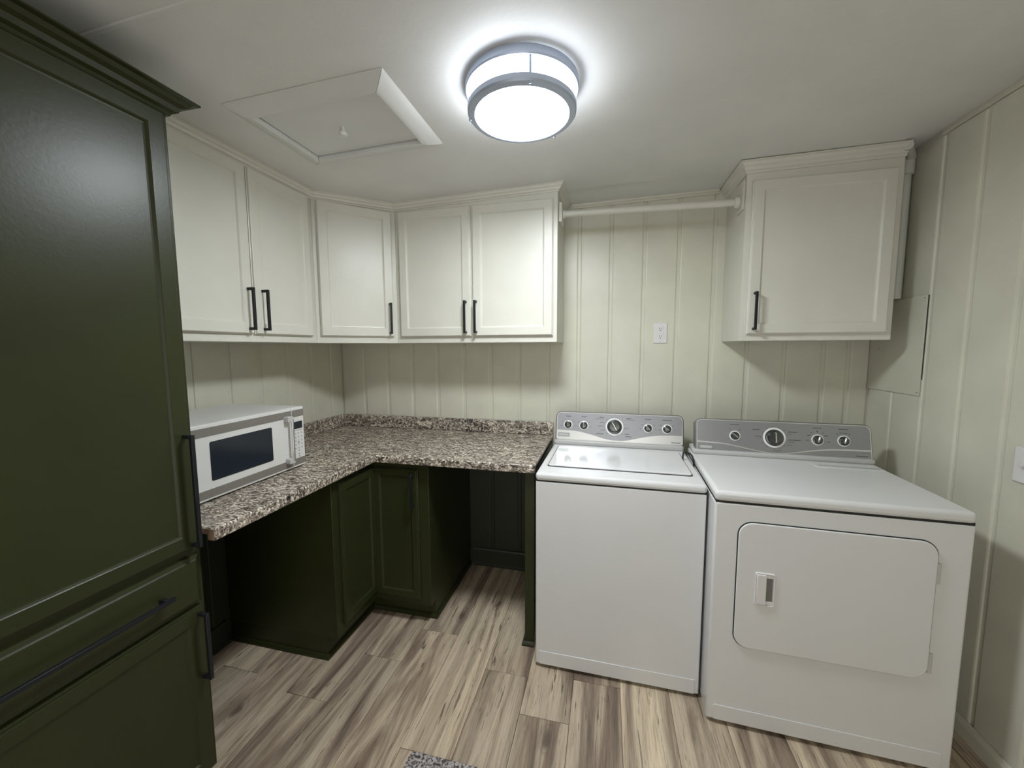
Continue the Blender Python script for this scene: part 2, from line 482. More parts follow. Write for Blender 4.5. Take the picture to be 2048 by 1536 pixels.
def rect_ring(fr, w, h, e, c, a0=0, b0=0):
    return [fr(a0 + e, b0 + e, c), fr(a0 + w - e, b0 + e, c), fr(a0 + w - e, b0 + h - e, c), fr(a0 + e, b0 + h - e, c)]

def shaker_door(fr, w, h, mat, parent, stile=0.046, t=0.019, name='door', handle=None, label=None):
    """fr: origin at the lower left of the door back, u right, v up, n out"""
    m = MB()
    R_ = lambda e, c: rect_ring(fr, w, h, e, c)
    m.rings([R_(0, 0.001), R_(0, t * 0.55), R_(0.003, t * 0.62), R_(0.0045, t - 0.001), R_(0.0065, t), R_(stile - 0.002, t), R_(stile, t - 0.0015), R_(stile + 0.004, t - 0.0065), R_(stile + 0.008, t - 0.0075)], True, False)
    d = m.build(name, mat, parent)
    p = MB()
    e = stile + 0.007
    p.rings([R_(e, t - 0.012), R_(e, t - 0.0078), R_(e + 0.001, t - 0.0075)])
    p.build('panel', mat, d)
    if handle:
        bar_handle(Frame(fr(0, 0, t), fr.u, fr.v, fr.n), handle[0], handle[1], handle[2], handle[3], d)
    return d

X, Y, Z = Vector((1, 0, 0)), Vector((0, 1, 0)), Vector((0, 0, 1))
ZU = 1.438

# wall cabinet above the microwave (faces +x)
c1 = empty('wall_cabinet', (0, -1.0, ZU))
L = lambda p: (p[0] - c1.location.x, p[1] - c1.location.y, p[2] - c1.location.z)
def boxW(root, x0, x1, y0, y1, z0, z1):
    l = root.location
    return MB().box(x0 - l.x, x1 - l.x, y0 - l.y, y1 - l.y, z0 - l.z, z1 - l.z)
def frW(root, o, u, v, n):
    return Frame(Vector(o) - Vector(root.location), u, v, n)
boxW(c1, 0.001, 0.317, -1.40, -0.6095, ZU, 2.170).build('body', 'white', c1, bevel=0.0015)
shaker_door(frW(c1, (0.317, -1.330, 1.470), Y, Z, X), 0.341, 0.672, 'white', c1, handle=(0.341 - 0.024, 0.1015, 0.170, True))
shaker_door(frW(c1, (0.317, -0.983, 1.470), Y, Z, X), 0.335, 0.672, 'white', c1, handle=(0.040, 0.1015, 0.170, True))
tag(c1, 'white two-door wall cabinet with black pulls directly above the microwave', 'cabinet', 'white wall cabinets')

# diagonal corner wall cabinet
c2 = empty('corner_wall_cabinet', (0.2, -0.2, ZU))
poly = [(0.001, -0.001), (0.001, -0.6085), (0.317, -0.6085), (0.6085, -0.317), (0.6085, -0.001)]
MB().prism([(a - 0.2, b + 0.2) for a, b in poly], 0.0, 2.171 - ZU).build('body', 'white', c2, bevel=0.0015)
dn = Vector((1, -1, 0)).normalized(); du_ = Vector((1, 1, 0)).normalized()
o2 = Vector((0.317, -0.609, 0)) + du_ * 0.020
shaker_door(frW(c2, (o2.x, o2.y, 1.472), du_, Z, dn), 0.368, 0.672, 'white', c2, handle=(0.368 - 0.022, 0.100, 0.168, True))
tag(c2, 'white single-door diagonal wall cabinet in the corner between the two rows', 'cabinet', 'white wall cabinets')

# back wall cabinet
c3 = empty('wall_cabinet', (1.05, -0.15, ZU))
boxW(c3, 0.6095, 1.504, -0.317, -0.001, ZU, 2.186).build('body', 'white', c3, bevel=0.0015)
shaker_door(frW(c3, (0.634, -0.317, 1.472), X, Z, -Y), 0.413, 0.674, 'white', c3, handle=(0.413 - 0.026, 0.101, 0.170, True))
shaker_door(frW(c3, (1.057, -0.317, 1.472), X, Z, -Y), 0.427, 0.674, 'white', c3, handle=(0.021, 0.101, 0.170, True))
tag(c3, 'white two-door wall cabinet on the back wall left of the hanging rod', 'cabinet', 'white wall cabinets')

# wall cabinet above the dryer
c4 = empty('wall_cabinet', (2.65, -0.15, ZU))
boxW(c4, 2.352, 2.940, -0.300, -0.001, ZU, 2.212).build('body', 'white', c4, bevel=0.0015)
shaker_door(frW(c4, (2.375, -0.300, 1.468), X, Z, -Y), 0.540, 0.680, 'white', c4, handle=(0.026, 0.104, 0.170, True))
cr = sweep([(2.352 - 2.65, -0.001 + 0.15), (2.352 - 2.65, -0.300 + 0.15), (2.940 - 2.65, -0.300 + 0.15)],
           [(o * 1.1, z * 1.35) for o, z in crown_prof], lambda x, y: ceil_z(x + 2.65) - 0.003 - 0.008 * max(0, x + 0.3) - ZU, side=1)
cr.build('crown_moulding', 'white', c4)
tag(c4, 'white single-door wall cabinet above the dryer, apart from the other wall cabinets', 'cabinet', 'white wall cabinets')

# tall green pantry cabinet (faces +x)
pc = empty('pantry_cabinet', (0.30, -1.84, 0))
PY0, PY1 = -2.215, -1.465
boxW(pc, 0.002, 0.586, PY0, PY1, 0.115, 2.046).build('body', 'green', pc, bevel=0.002)
boxW(pc, 0.03, 0.515, PY0 + 0.002, PY1 - 0.002, 0.0, 0.115).build('toe_kick', 'green', pc)
fx = 0.586
ud = shaker_door(frW(pc, (fx, -2.200, 0.838), Y, Z, X), 0.719, 1.196, 'green', pc, stile=0.044, handle=(0.719 - 0.018, 0.170, 0.325, True))
dm = MB()
frd = frW(pc, (fx, -2.200, 0.668), Y, Z, X)
R2 = lambda e, c: rect_ring(frd, 0.719, 0.146, e, c)
dm.rings([R2(0, 0.001), R2(0, 0.011), R2(0.010, 0.0155), R2(0.013, 0.019), R2(0.016, 0.0195)])
dr = dm.build('drawer', 'green', pc)
bar_handle(Frame(frd(0, 0, 0.0195), frd.u, frd.v, frd.n), 0.36, 0.071, 0.53, False, dr)
ld = shaker_door(frW(pc, (fx, -2.200, 0.135), Y, Z, X), 0.719, 0.522, 'green', pc, stile=0.044, handle=(0.719 - 0.016, 0.405, 0.205, True))
pcr = sweep([(0.002 - 0.30, PY1 + 1.84), (0.586 - 0.30, PY1 + 1.84), (0.586 - 0.30, PY0 + 1.84)],
            [(0, -0.046), (0.006, -0.046), (0.010, -0.038), (0.020, -0.033), (0.024, -0.021), (0.036, -0.015), (0.042, -0.006), (0.055, -0.004), (0.055, 0), (0, 0)], lambda x, y: 2.083, side=-1)
pcr.build('crown_moulding', 'green', pc)
tag(pc, 'tall olive green pantry cabinet with long black pulls and a drawer', 'cabinet')

# L-shaped corner base cabinet
cb = empty('corner_base_cabinet', (0.3, -0.3, 0))
pl = [(0.002, -0.002), (0.002, -0.912), (0.600, -0.912), (0.600, -0.600), (0.910, -0.600), (0.910, -0.002)]
MB().prism([(a - 0.3, b + 0.3) for a, b in pl], 0.105, 0.845).build('body', 'green', cb, bevel=0.002)
tk = [(0.002, -0.002), (0.002, -0.908), (0.540, -0.908), (0.540, -0.540), (0.906, -0.540), (0.906, -0.002)]
MB().prism([(a - 0.3, b + 0.3) for a, b in tk], 0.0, 0.105).build('toe_kick', 'green', cb)
shoe = [(0, 0.001), (0.013, 0.001), (0.013, 0.010), (0.009, 0.018), (0.004, 0.022), (0, 0.022)]
sweep([(0.018 - 0.3, -0.908 + 0.3), (0.540 - 0.3, -0.908 + 0.3), (0.540 - 0.3, -0.540 + 0.3), (0.906 - 0.3, -0.540 + 0.3), (0.906 - 0.3, -0.020 + 0.3)], shoe, lambda x, y: 0, side=1).build('shoe_moulding', 'green', cb)
shaker_door(frW(cb, (0.600, -0.872, 0.152), Y, Z, X), 0.266, 0.662, 'green', cb, stile=0.042)
shaker_door(frW(cb, (0.612, -0.600, 0.142), X, Z, -Y), 0.246, 0.672, 'green', cb, stile=0.036, handle=(0.246 - 0.022, 0.568, 0.170, True))
tag(cb, 'dark green L-shaped corner base cabinet under the countertop', 'cabinet')

# support panel at the washer end of the counter
sp = empty('support_panel', (1.42, -0.31, 0))
boxW(sp, 1.398, 1.443, -0.618, -0.003, 0.0, 0.845).build('panel', 'green', sp, bevel=0.002)
sweep([(1.398 - 1.42, -0.020 + 0.31), (1.398 - 1.42, -0.618 + 0.31), (1.443 - 1.42, -0.618 + 0.31)], shoe, lambda x, y: 0, side=1).build('shoe_moulding', 'green', sp)
tag(sp, 'narrow dark green support panel standing against the left side of the washer', 'panel')

# L-shaped countertop
ct = empty('countertop', (0.4, -0.4, 0.846))
CX, CY = 0.644, 1.4632
def ctb(x0, x1, y0, y1, z0, z1): return boxW(ct, x0, x1, y0, y1, z0, z1)
lp = [(0.002, -0.002), (0.002, -CY), (CX, -CY), (CX, -CX), (1.448, -CX), (1.448, -0.002)]
MB().prism([(a - 0.4, b + 0.4) for a, b in lp], 0.018, 0.038).build('slab', 'granite', ct, bevel=0.006, seg=3)
ap = [(CX - 0.03, -CY), (CX, -CY), (CX, -CX), (1.448, -CX), (1.448, -CX + 0.03), (CX - 0.03, -CX + 0.03)]
MB().prism([(a - 0.4, b + 0.4) for a, b in ap], 0.0005, 0.024).build('front_edge', 'granite', ct, bevel=0.004, seg=2)
bs = [(0.002, -0.002), (0.002, -CY), (0.020, -CY), (0.020, -0.020), (1.448, -0.020), (1.448, -0.002)]
MB().prism([(a - 0.4, b + 0.4) for a, b in bs], 0.038, 0.118).build('backsplash', 'granite', ct, bevel=0.004, seg=2)
ce = MB()
l = ct.location
ce.box(0.50 - l.x, CX - 0.004 - l.x, -CY - 0.0012 - l.y, -CY + 0.001 - l.y, 0.019, 0.035)
ce.box(CX - 0.027 - l.x, CX - 0.004 - l.x, -CY - 0.0012 - l.y, -CY + 0.001 - l.y, 0.002, 0.019)
tag(ce.build('end_core', 'core', ct), 'raw brown particle board end')
tag(ct, 'L-shaped speckled grey brown stone-look countertop with low backsplash', 'countertop')

# ------------------------------------------------------------------ ceiling light
lx, ly = 1.485, -1.078
lz = ceil_z(lx) - 0.002
lamp = empty('ceiling_light', (lx, ly, lz))
MB().lathe([(0.150, 0.0), (0.172, 0.0), (0.174, -0.006), (0.174, -0.022), (0.171, -0.026), (0.158, -0.026), (0.150, -0.022)], closed=True, seg=72).build('ceiling_pan', 'nickel', lamp, smooth=True)
MB().lathe([(0.02, -0.004), (0.149, -0.004), (0.149, -0.080), (0.02, -0.0802)], seg=72).build('diffuser_band', 'emit_band', lamp, smooth=True)
MB().lathe([(0.02, -0.081), (0.1455, -0.081), (0.1455, -0.084), (0.02, -0.088)], seg=72).build('diffuser', 'emit', lamp, smooth=True)
MB().lathe([(0.1505, -0.066), (0.163, -0.066), (0.167, -0.070), (0.167, -0.084), (0.163, -0.089), (0.146, -0.092), (0.143, -0.090), (0.147, -0.085), (0.1505, -0.083)], closed=True, seg=72).build('lower_ring', 'nickel', lamp, smooth=True)
for ang in (60, 180 + 8, 300 - 10):
    a = math.radians(ang)
    q = Vector((0.1625 * math.cos(a), 0.1625 * math.sin(a), 0))
    MB().tube([q + Vector((0, 0, -0.02)), q + Vector((0, 0, -0.070))], 0.0042, 10).build('post', 'nickel', lamp, smooth=True)
    MB().lathe([(0.001, -0.095), (0.004, -0.094), (0.005, -0.089), (0.001, -0.086)], Frame(q), 12).build('finial', 'nickel', lamp, smooth=True)
tag(lamp, 'round glowing flush ceiling light with a double nickel ring', 'ceiling light')

# ------------------------------------------------------------------ attic hatch
hz = ceil_z(0.83)
hatch = empty('attic_hatch', (0.83, -1.049, hz))
slope = (ceil_z(1.12) - ceil_z(0.54)) / 0.58
hatch.rotation_euler = (0, -math.atan(slope), 0)
hw, hh = 0.289, 0.215
cw = 0.062
prof = [(0.0, -0.001), (0.006, -0.006), (0.020, -0.013), (0.040, -0.021), (0.054, -0.024), (cw, -0.023), (cw, -0.001)]
cor = [(-hw, -hh), (hw, -hh), (hw, hh), (-hw, hh)]
for i in range(4):
    a, b = Vector(cor[i]), Vector(cor[(i + 1) % 4])
    d = (b - a).normalized(); n = Vector((-d.y, d.x))
    m = MB()
    g = 0.0008
    m.rings([[Vector((*(a + d * (o + g) + n * o), z)) for o, z in prof], [Vector((*(b - d * (o + g) + n * o), z)) for o, z in prof]])
    m.build('casing', 'ceil_trim', hatch, smooth=True)
iw, ih = hw - cw - 0.004, hh - cw - 0.004
MB().box(-iw - 0.0035, iw + 0.0035, -ih - 0.0035, ih + 0.0035, -0.0022, -0.0012).build('gap', 'dark', hatch)
MB().box(-iw, iw - 0.001, -ih, ih - 0.001, -0.006, -0.0024).build('panel', 'ceil_trim', hatch, bevel=0.001)
MB().lathe([(0.001, -0.005), (0.008, -0.006), (0.007, -0.016), (0.013, -0.022), (0.0155, -0.029), (0.012, -0.036), (0.001, -0.038)], Frame((0.0, 0.0, 0)), 24).build('knob', 'ceil_trim', hatch, smooth=True)
tag(hatch, 'white framed attic access hatch with a small round knob in the ceiling', 'hatch')

# ------------------------------------------------------------------ hanging rod
rod = empty('hanging_rod', (1.93, -0.235, 2.086))
MB().tube([(1.520 - 1.93, 0, 0.008), (2.3415 - 1.93, 0, -0.003)], 0.0165, 20).build('rod', 'white', rod, smooth=True)
MB().box(1.5045 - 1.93, 1.521 - 1.93, -0.045, 0.045, -0.040, 0.055).build('end_block', 'white', rod, bevel=0.002)
MB().box(2.342 - 1.93, 2.3515 - 1.93, -0.050, 0.050, -0.050, 0.075).build('end_block', 'white', rod, bevel=0.002)
MB().lathe([(0.017, -0.002), (0.026, 0.0), (0.027, 0.010), (0.0225, 0.020), (0.017, 0.020)], Frame((2.341 - 1.93, 0, -0.003), Y, Z, -X), 24, closed=True).build('socket', 'white', rod, smooth=True)
MB().lathe([(0.017, -0.002), (0.022, 0.0), (0.022, 0.012), (0.017, 0.012)], Frame((1.522 - 1.93, 0, 0.008), Y, Z, X), 24, closed=True).build('socket', 'white', rod, smooth=True)
tag(rod, 'white painted clothes hanging rod spanning between two wall cabinets', 'rod')

# ------------------------------------------------------------------ outlet and switch
def outlet():
    r = empty('wall_outlet', (2.041, 0.0, 1.489))
    F_ = Frame((0, 0, 0), X, Z, -Y)
    w, h = 0.072, 0.114
    p = MB(); p.rings([rect_ring(F_, w, h, 0, 0.0005, -w / 2, -h / 2), rect_ring(F_, w, h, 0, 0.003, -w / 2, -h / 2), rect_ring(F_, w, h, 0.004, 0.0058, -w / 2, -h / 2)])
    p.build('plate', 'plastic', r)
    rc = MB().box(-0.0175, 0.0175, -0.0345, 0.0345, 0.0055, 0.0057, F_).build('gap', 'housing', r)
    f = MB().box(-0.0163, 0.0163, -0.0333, 0.0333, 0.0056, 0.0075, F_).build('receptacle', 'plastic', r, bevel=0.0008, seg=1)
    for s in (1, -1):
        cy = 0.0205 * s
        for dx, hgt in ((-0.0062, 0.0042), (0.0062, 0.0036)):
            MB().box(dx - 0.0012, dx + 0.0012, cy + 0.003 - hgt, cy + 0.003 + hgt, 0.0074, 0.0078, F_).build('slot', 'dark', f)
        MB().lathe([(0.0001, 0.0074), (0.0026, 0.0074), (0.0026, 0.0078), (0.0001, 0.0078)], Frame(F_(0, cy - 0.0075, 0), X, Z, -Y), 12).build('ground_hole', 'dark', f)
    for dy in (0.0042, -0.0042):
        MB().box(-0.006, 0.006, dy - 0.0028, dy + 0.0028, 0.0074, 0.0086, F_).build('test_button', 'plastic', f, bevel=0.0004, seg=1)
    for dy in (0.048, -0.048):
        MB().lathe([(0.0001, 0.0055), (0.0026, 0.0055), (0.0024, 0.0066), (0.0001, 0.0068)], Frame(F_(0, dy, 0), X, Z, -Y), 12).build('screw', 'enamel_grey', r)
    tag(r, 'white duplex electrical outlet on the cream back wall above the washer', 'outlet')
outlet()
def switch():
    r = empty('light_switch', (XR, -0.797, 1.035))
    F_ = Frame((0, 0, 0), -Y, Z, -X)
    w, h = 0.072, 0.114
    p = MB(); p.rings([rect_ring(F_, w, h, 0, 0.0005, -w / 2, -h / 2), rect_ring(F_, w, h, 0, 0.004, -w / 2, -h / 2), rect_ring(F_, w, h, 0.004, 0.0075, -w / 2, -h / 2)])
    p.build('plate', 'plastic', r)
    MB().box(-0.006, 0.006, -0.013, 0.013, 0.007, 0.009, F_).build('toggle_base', 'plastic', r, bevel=0.0008, seg=1)
    MB().prism([(-0.004, -0.003), (0.004, -0.003), (0.004, 0.006), (-0.004, 0.006)], 0.009, 0.018, F_).build('toggle', 'plastic', r, bevel=0.001, seg=1)
    tag(r, 'white light switch plate cut off at the edge of the right wall', 'light switch')
switch()

# ------------------------------------------------------------------ conduit and access panel beside the right cabinet
pp = empty('conduit_pipe', (3.004, -0.200, 1.62))
MB().tube([(0, 0, 0.0), (0, 0, 0.565)], 0.0185, 20).build('pipe', 'flange', pp, smooth=True)
MB().tube([(0, -0.004, 0.530), (0, -0.004, 0.618)], 0.0245, 20).build('elbow', 'flange', pp, smooth=True)
MB().tube([(0.012, -0.004, 0.600), (-0.050, -0.090, 0.602), (-0.075, -0.128, 0.603)], 0.017, 16).build('side_pipe', 'flange', pp, smooth=True)
tag(pp, 'painted vertical conduit pipe with an elbow in the gap right of the dryer wall cabinet', 'pipe')
ac = empty('access_panel', (XR, -0.17, 1.42))
MB().box(-0.0055, -0.0005, -0.171, 0.168, -0.218, 0.200).build('panel', 'wall', ac, bevel=0.001, seg=1)
MB().box(-0.0015, -0.0004, -0.1745, -0.171, -0.15, 0.200).build('open_joint', 'dark', ac)
for (a, b) in ((-0.160, 0.19), (-0.160, -0.205), (0.10, -0.02)):
    MB().lathe([(0.0001, 0.005), (0.003, 0.005), (0.0028, 0.0065), (0.0001, 0.0068)], Frame((0, a, b), Y, Z, -X), 10).build('screw', 'housing', ac)
tag(ac, 'flat cream access panel screwed to the right wall beside the dryer cabinet', 'panel')

# ------------------------------------------------------------------ microwave (faces +x)
mw = empty('microwave', (0.235, -1.115, 0.884))
fx0, fx1 = -0.185, 0.187          # back, body front
yr, yl = 0.258, -0.258            # right (far) and left (near) ends
H0, H1 = 0.006, 0.270
MB().box(fx0, fx1 - 0.004, yl, yr, H0, H1).build('case', 'mw_white', mw, bevel=0.004, seg=2)
Fm = Frame((fx1 - 0.004, 0, 0), Y, Z, X)
split = 0.190
dwid = split - yl
# door
dd = MB().box(yl, split - 0.0015, H0, H1, 0.0, 0.012, Fm).build('door', 'mw_white', mw, bevel=0.002)
for b0, b1 in ((H1 - 0.042, H1 - 0.012), (H0 + 0.008, H0 + 0.037)):
    MB().box(yl + 0.001, split - 0.002, b0, b1, 0.0115, 0.0135, Fm).build('grey_band', 'mw_band', dd, bevel=0.0005, seg=1)
MB().prism(rrect(0.260, 0.138, 0.006, 4, -0.176, 0.069), 0.0115, 0.0132, Fm).build('window', 'mw_window', dd)
hy = split - 0.020
hd = MB().tube([Fm(hy, 0.046, 0.034), Fm(hy, 0.226, 0.034)], 0.0058, 14).build('handle', 'chrome', dd, smooth=True)
for b in (0.046, 0.226):
    MB().prism(rrect(0.030, 0.024, 0.004, 4, hy - 0.024, b - 0.012), 0.0115, 0.036, Fm).build('handle_mount', 'enamel_grey', dd, bevel=0.002)
# control panel
cp = MB().box(split + 0.0015, yr, H0, H1, 0.0, 0.012, Fm).build('control_panel', 'mw_white', mw, bevel=0.002)
for b0, b1 in ((H1 - 0.042, H1 - 0.012), (H0 + 0.008, H0 + 0.037)):
    MB().box(split + 0.003, yr - 0.001, b0, b1, 0.0115, 0.0135, Fm).build('grey_band', 'mw_band', cp, bevel=0.0005, seg=1)
MB().box(split + 0.010, yr - 0.010, 0.174, 0.206, 0.0115, 0.0128, Fm).build('display', 'mw_window', cp)
MB().box(split + 0.012, yr - 0.012, 0.166, 0.1675, 0.0118, 0.0124, Fm).build('rule_line', 'mw_print', cp)
bt = MB()
for r_, row in enumerate(((1, 1, 1), (1, 1, 1), (1, 0, 1), (1, 0, 1), (1, 1, 1))):
    for c_, on in enumerate(row):
        if on:
            cx = split + 0.0165 + c_ * 0.0175; cz = 0.153 - r_ * 0.0165
            bt.box(cx - 0.0035, cx + 0.0035, cz + 0.001, cz + 0.0028, 0.0118, 0.0124, Fm)
            bt.box(cx - 0.0028, cx + 0.0028, cz - 0.0028, cz - 0.0010, 0.0118, 0.0124, Fm)
cx = split + 0.034
bt.box(cx - 0.001, cx + 0.001, 0.100, 0.124, 0.0118, 0.0124, Fm); bt.box(cx - 0.008, cx + 0.008, 0.111, 0.113, 0.0118, 0.0124, Fm)
for cz in (0.076, 0.061, 0.050):
    bt.box(cx - 0.003, cx + 0.003, cz - 0.002, cz + 0.002, 0.0118, 0.0124, Fm)
tag(bt.build('button_print', 'mw_print', cp), kind='stuff')
for sx in (fx0 + 0.04, fx1 - 0.05):
    for sy in (yl + 0.05, yr - 0.05):
        MB().lathe([(0.001, 0), (0.012, 0), (0.012, 0.007), (0.001, 0.007)], Frame((sx, sy, 0.0003)), 14).build('foot', 'dark', mw)
tag(mw, 'white microwave with grey bands and a dark window, standing on the countertop', 'microwave')

# ------------------------------------------------------------------ appliance helpers
def knob(fr, r, big, angle, parent):
    ring_ = MB().lathe([(r * 1.0, 0.0), (r * 1.20, 0.0), (r * 1.20, 0.0014), (r * 1.0, 0.0022)], fr, 40, closed=True).build('knob_ring', 'knobring', parent, smooth=True)
    k = MB().lathe([(r * 0.99, 0.0), (r * 0.99, 0.004), (r * 0.93, 0.007), (r * 0.80, 0.008)] + ([(r * 0.76, 0.010), (r * 0.72, 0.018), (r * 0.64, 0.0215)] if big else [(r * 0.74, 0.012), (r * 0.62, 0.0155)]) + [(r * 0.02, 0.0225 if big else 0.0165)], fr, 40).build('knob', 'knob', parent, smooth=True)
    a = math.radians(angle)
    u2 = fr.u * math.cos(a) + fr.v * math.sin(a); v2 = -fr.u * math.sin(a) + fr.v * math.cos(a)
    F2 = Frame(fr.o, u2, v2, fr.n)
    h0, h1 = (0.019, 0.028) if big else (0.013, 0.021)
    rr = r * (0.62 if big else 0.66)
    g = MB()
    g.rings([[F2(-rr, -r * 0.17, h0), F2(rr, -r * 0.17, h0), F2(rr, r * 0.17, h0), F2(-rr, r * 0.17, h0)],
             [F2(-rr * 0.94, -r * 0.07, h1), F2(rr * 0.94, -r * 0.07, h1), F2(rr * 0.94, r * 0.07, h1), F2(-rr * 0.94, r * 0.07, h1)]])
    g.build('grip', 'chrome', k, bevel=0.001)
    return k

def interp(pts, u):
    for (a, va), (b, vb) in zip(pts, pts[1:]):
        if u <= b:
            t = (u - a) / (b - a); t = t * t * (3 - 2 * t) if False else t
            return va + (vb - va) * t
    return pts[-1][1]
def smooth_curve(pts, n=40):
    # Catmull-Rom through pts
    out = []
    for i in range(len(pts) - 1):
        p0 = pts[max(i - 1, 0)]; p1 = pts[i]; p2 = pts[i + 1]; p3 = pts[min(i + 2, len(pts) - 1)]
        for k in range(8):
            t = k / 8
            f = lambda a, b, c, d: 0.5 * (2 * b + (c - a) * t + (2 * a - 5 * b + 4 * c - d) * t * t + (3 * b - a - 3 * c + d) * t ** 3)
            out.append((f(p0[0], p1[0], p2[0], p3[0]), f(p0[1], p1[1], p2[1], p3[1])))
    out.append(pts[-1])
    return out

def console(root, x0, x1, y0, z0, z1, lean, knobs, curve, style, legend):
    """sloping control console; returns its face frame"""
    w = x1 - x0
    vdir = Vector((0, lean, z1 - z0)); h = vdir.length; vdir.normalize()
    ndir = Vector((0, -vdir.z, vdir.y))
    fr = Frame((x0, y0, z0), X, vdir, ndir)
    hs = MB().prism(rrect(w, h, 0.02, 6, 0, 0, (0.012, 0.012, 0.030, 0.030)), -0.055, -0.001, fr).build('console_housing', 'housing', root, bevel=0.004)
    fc = MB().prism(rrect(w - 0.012, h - 0.010, 0.02, 6, 0.006, 0.004, (0.010, 0.010, 0.024, 0.024)), -0.003, 0.003, fr).build('control_panel', 'silver', root, bevel=0.0018)
    # border bead round the panel
    outer = rrect(w - 0.012, h - 0.010, 0.02, 6, 0.006, 0.004, (0.010, 0.010, 0.024, 0.024))
    inner = rrect(w - 0.018, h - 0.016, 0.02, 6, 0.009, 0.007, (0.008, 0.008, 0.021, 0.021))
    m = MB(); m.rings([[fr(a, b, 0.002) for a, b in outer], [fr(a, b, 0.0042) for a, b in outer], [fr(a, b, 0.0042) for a, b in inner], [fr(a, b, 0.0022) for a, b in inner]], closed=True)
    m.build('panel_border', 'silver2', fc)
    cv = smooth_curve([(0.009 + u * (w - 0.018), (1 - v) * h) for u, v in curve])
    if style == 'area':
        poly = [(0.009, 0.0075)] + [(w - 0.009, 0.0075)] + list(reversed(cv))
        m = MB()
        n = len(cv)
        top = [fr(a, max(b, 0.0085), 0.0040) for a, b in cv]; bot = [fr(a, 0.0075, 0.0040) for a, b in cv]
        tb = [fr(a, max(b, 0.0085), 0.0028) for a, b in cv]
        m.add(top + bot + tb, [(i, i + 1, n + i + 1, n + i) for i in range(n - 1)] + [(2 * n + i, 2 * n + i + 1, i + 1, i) for i in range(n - 1)])
        m.build('lower_panel', 'silver2', fc)
    else:
        m = MB(); n = len(cv); r = []
        for i, (a, b) in enumerate(cv):
            u = i / (n - 1)
            t = 0.0042 * (0.35 + 0.65 * abs(2 * u - 0.95))
            r.append([fr(a, b - t, 0.0028), fr(a, b - t * 0.8, 0.0046), fr(a, b + t * 0.8, 0.0046), fr(a, b + t, 0.0028)])
        m.rings(r); m.build('swoosh_strip', 'silver2', fc)
    # badge
    bx, by = 0.016, h * (0.13 if style == 'area' else 0.10)
    bg = MB().prism(rrect(0.062, 0.020, 0.003, 4, bx, by), 0.0032, 0.0062, fr).build('badge', 'silver', fc, bevel=0.001, seg=1)
    MB().prism(rrect(0.052, 0.012, 0.004, 4, bx + 0.005, by + 0.004), 0.0060, 0.0070, fr).build('badge_plate', 'enamel_grey', bg)
    for (u, v, r, big, ang) in knobs:
        knob(Frame(fr(u * w, (1 - v) * h, 0.003), fr.u, fr.v, fr.n), r, big, ang, fc)
    pm = MB()
    for (u, v, lw, lh) in legend:
        a, b = u * w, (1 - v) * h
        pm.box(a - lw / 2, a + lw / 2, b - lh / 2, b + lh / 2, 0.0028, 0.0034 if style != 'area' or v < 0.8 else 0.0045, fr)
    tag(pm.build('legend_print', 'print', fc), kind='stuff')
    return fr, fc

def legend_dial(u, v, r, w, h, seed, n=12, words=True):
    rnd = random.Random(seed); out = []
    for i in range(n):
        a = 2 * pi * (i + 0.5) / n
        rad = r * 1.16 + 0.009
        ln = rnd.uniform(0.003, 0.008)
        out.append((u + rad * math.cos(a) / w, v - rad * 0.92 * math.sin(a) / h, ln, 0.0016))
    return out

# ------------------------------------------------------------------ washer
wa = empty('washing_machine', (1.4675, -0.734, 0), math.radians(-0.95))
WW, WD, WH = 0.671, 0.640, 0.882
wbody = MB().box(0.001, WW - 0.001, 0.004, WD, 0.014, WH - 0.036).build('body', 'enamel', wa, bevel=0.006, seg=3)
MB().prism(rrect(WW - 0.034, 0.062, 0.006, 4, 0.017, 0.016), -0.0, 0.0032, Frame((0, 0.004, 0), X, Z, -Y)).build('toe_panel', 'enamel', wa, bevel=0.002)
MB().box(0.004, WW - 0.004, 0.006, WD - 0.004, WH - 0.040, WH - 0.030).build('seam', 'dark', wa)
MB().box(0, WW, 0.0, WD, WH - 0.034, WH).build('top_deck', 'enamel', wa, bevel=0.013, seg=4)
MB().prism(rrect(0.606, 0.374, 0.016, 5, 0.033, 0.1025), WH - 0.004, WH + 0.0014).build('lid_gap', 'dark', wa)
lid = MB().prism(rrect(0.598, 0.366, 0.014, 5, 0.037, 0.1085), WH - 0.002, WH + 0.008).build('lid', 'enamel_gloss', wa, bevel=0.004, seg=3)
MB().box(0.004, WW - 0.004, 0.512, WD - 0.02, WH - 0.002, WH + 0.026).build('console_base', 'enamel_grey', wa, bevel=0.010, seg=3)
for sx in (0.05, WW - 0.05):
    for sy in (0.06, WD - 0.06):
        MB().lathe([(0.001, 0), (0.02, 0), (0.02, 0.004), (0.009, 0.006), (0.009, 0.016), (0.001, 0.016)], Frame((sx, sy, 0.0002)), 14).build('foot', 'dark', wa)
wl_ = []
w_, h_ = 0.660, 0.158
for (u, r) in ((0.103, 0.0195), (0.232, 0.0205), (0.735, 0.0195), (0.877, 0.0205)):
    wl_ += [(u, 0.17 if u < .5 else 0.18, 0.030 if u < .8 else 0.046, 0.0030)]
    wl_ += [(u - 0.045, 0.36, 0.007, 0.002), (u + 0.045, 0.36, 0.007, 0.002), (u - 0.056, 0.5, 0.007, 0.002), (u + 0.056, 0.5, 0.007, 0.002)]
wl_ += legend_dial(0.477, 0.47, 0.040, w_, h_, 3)
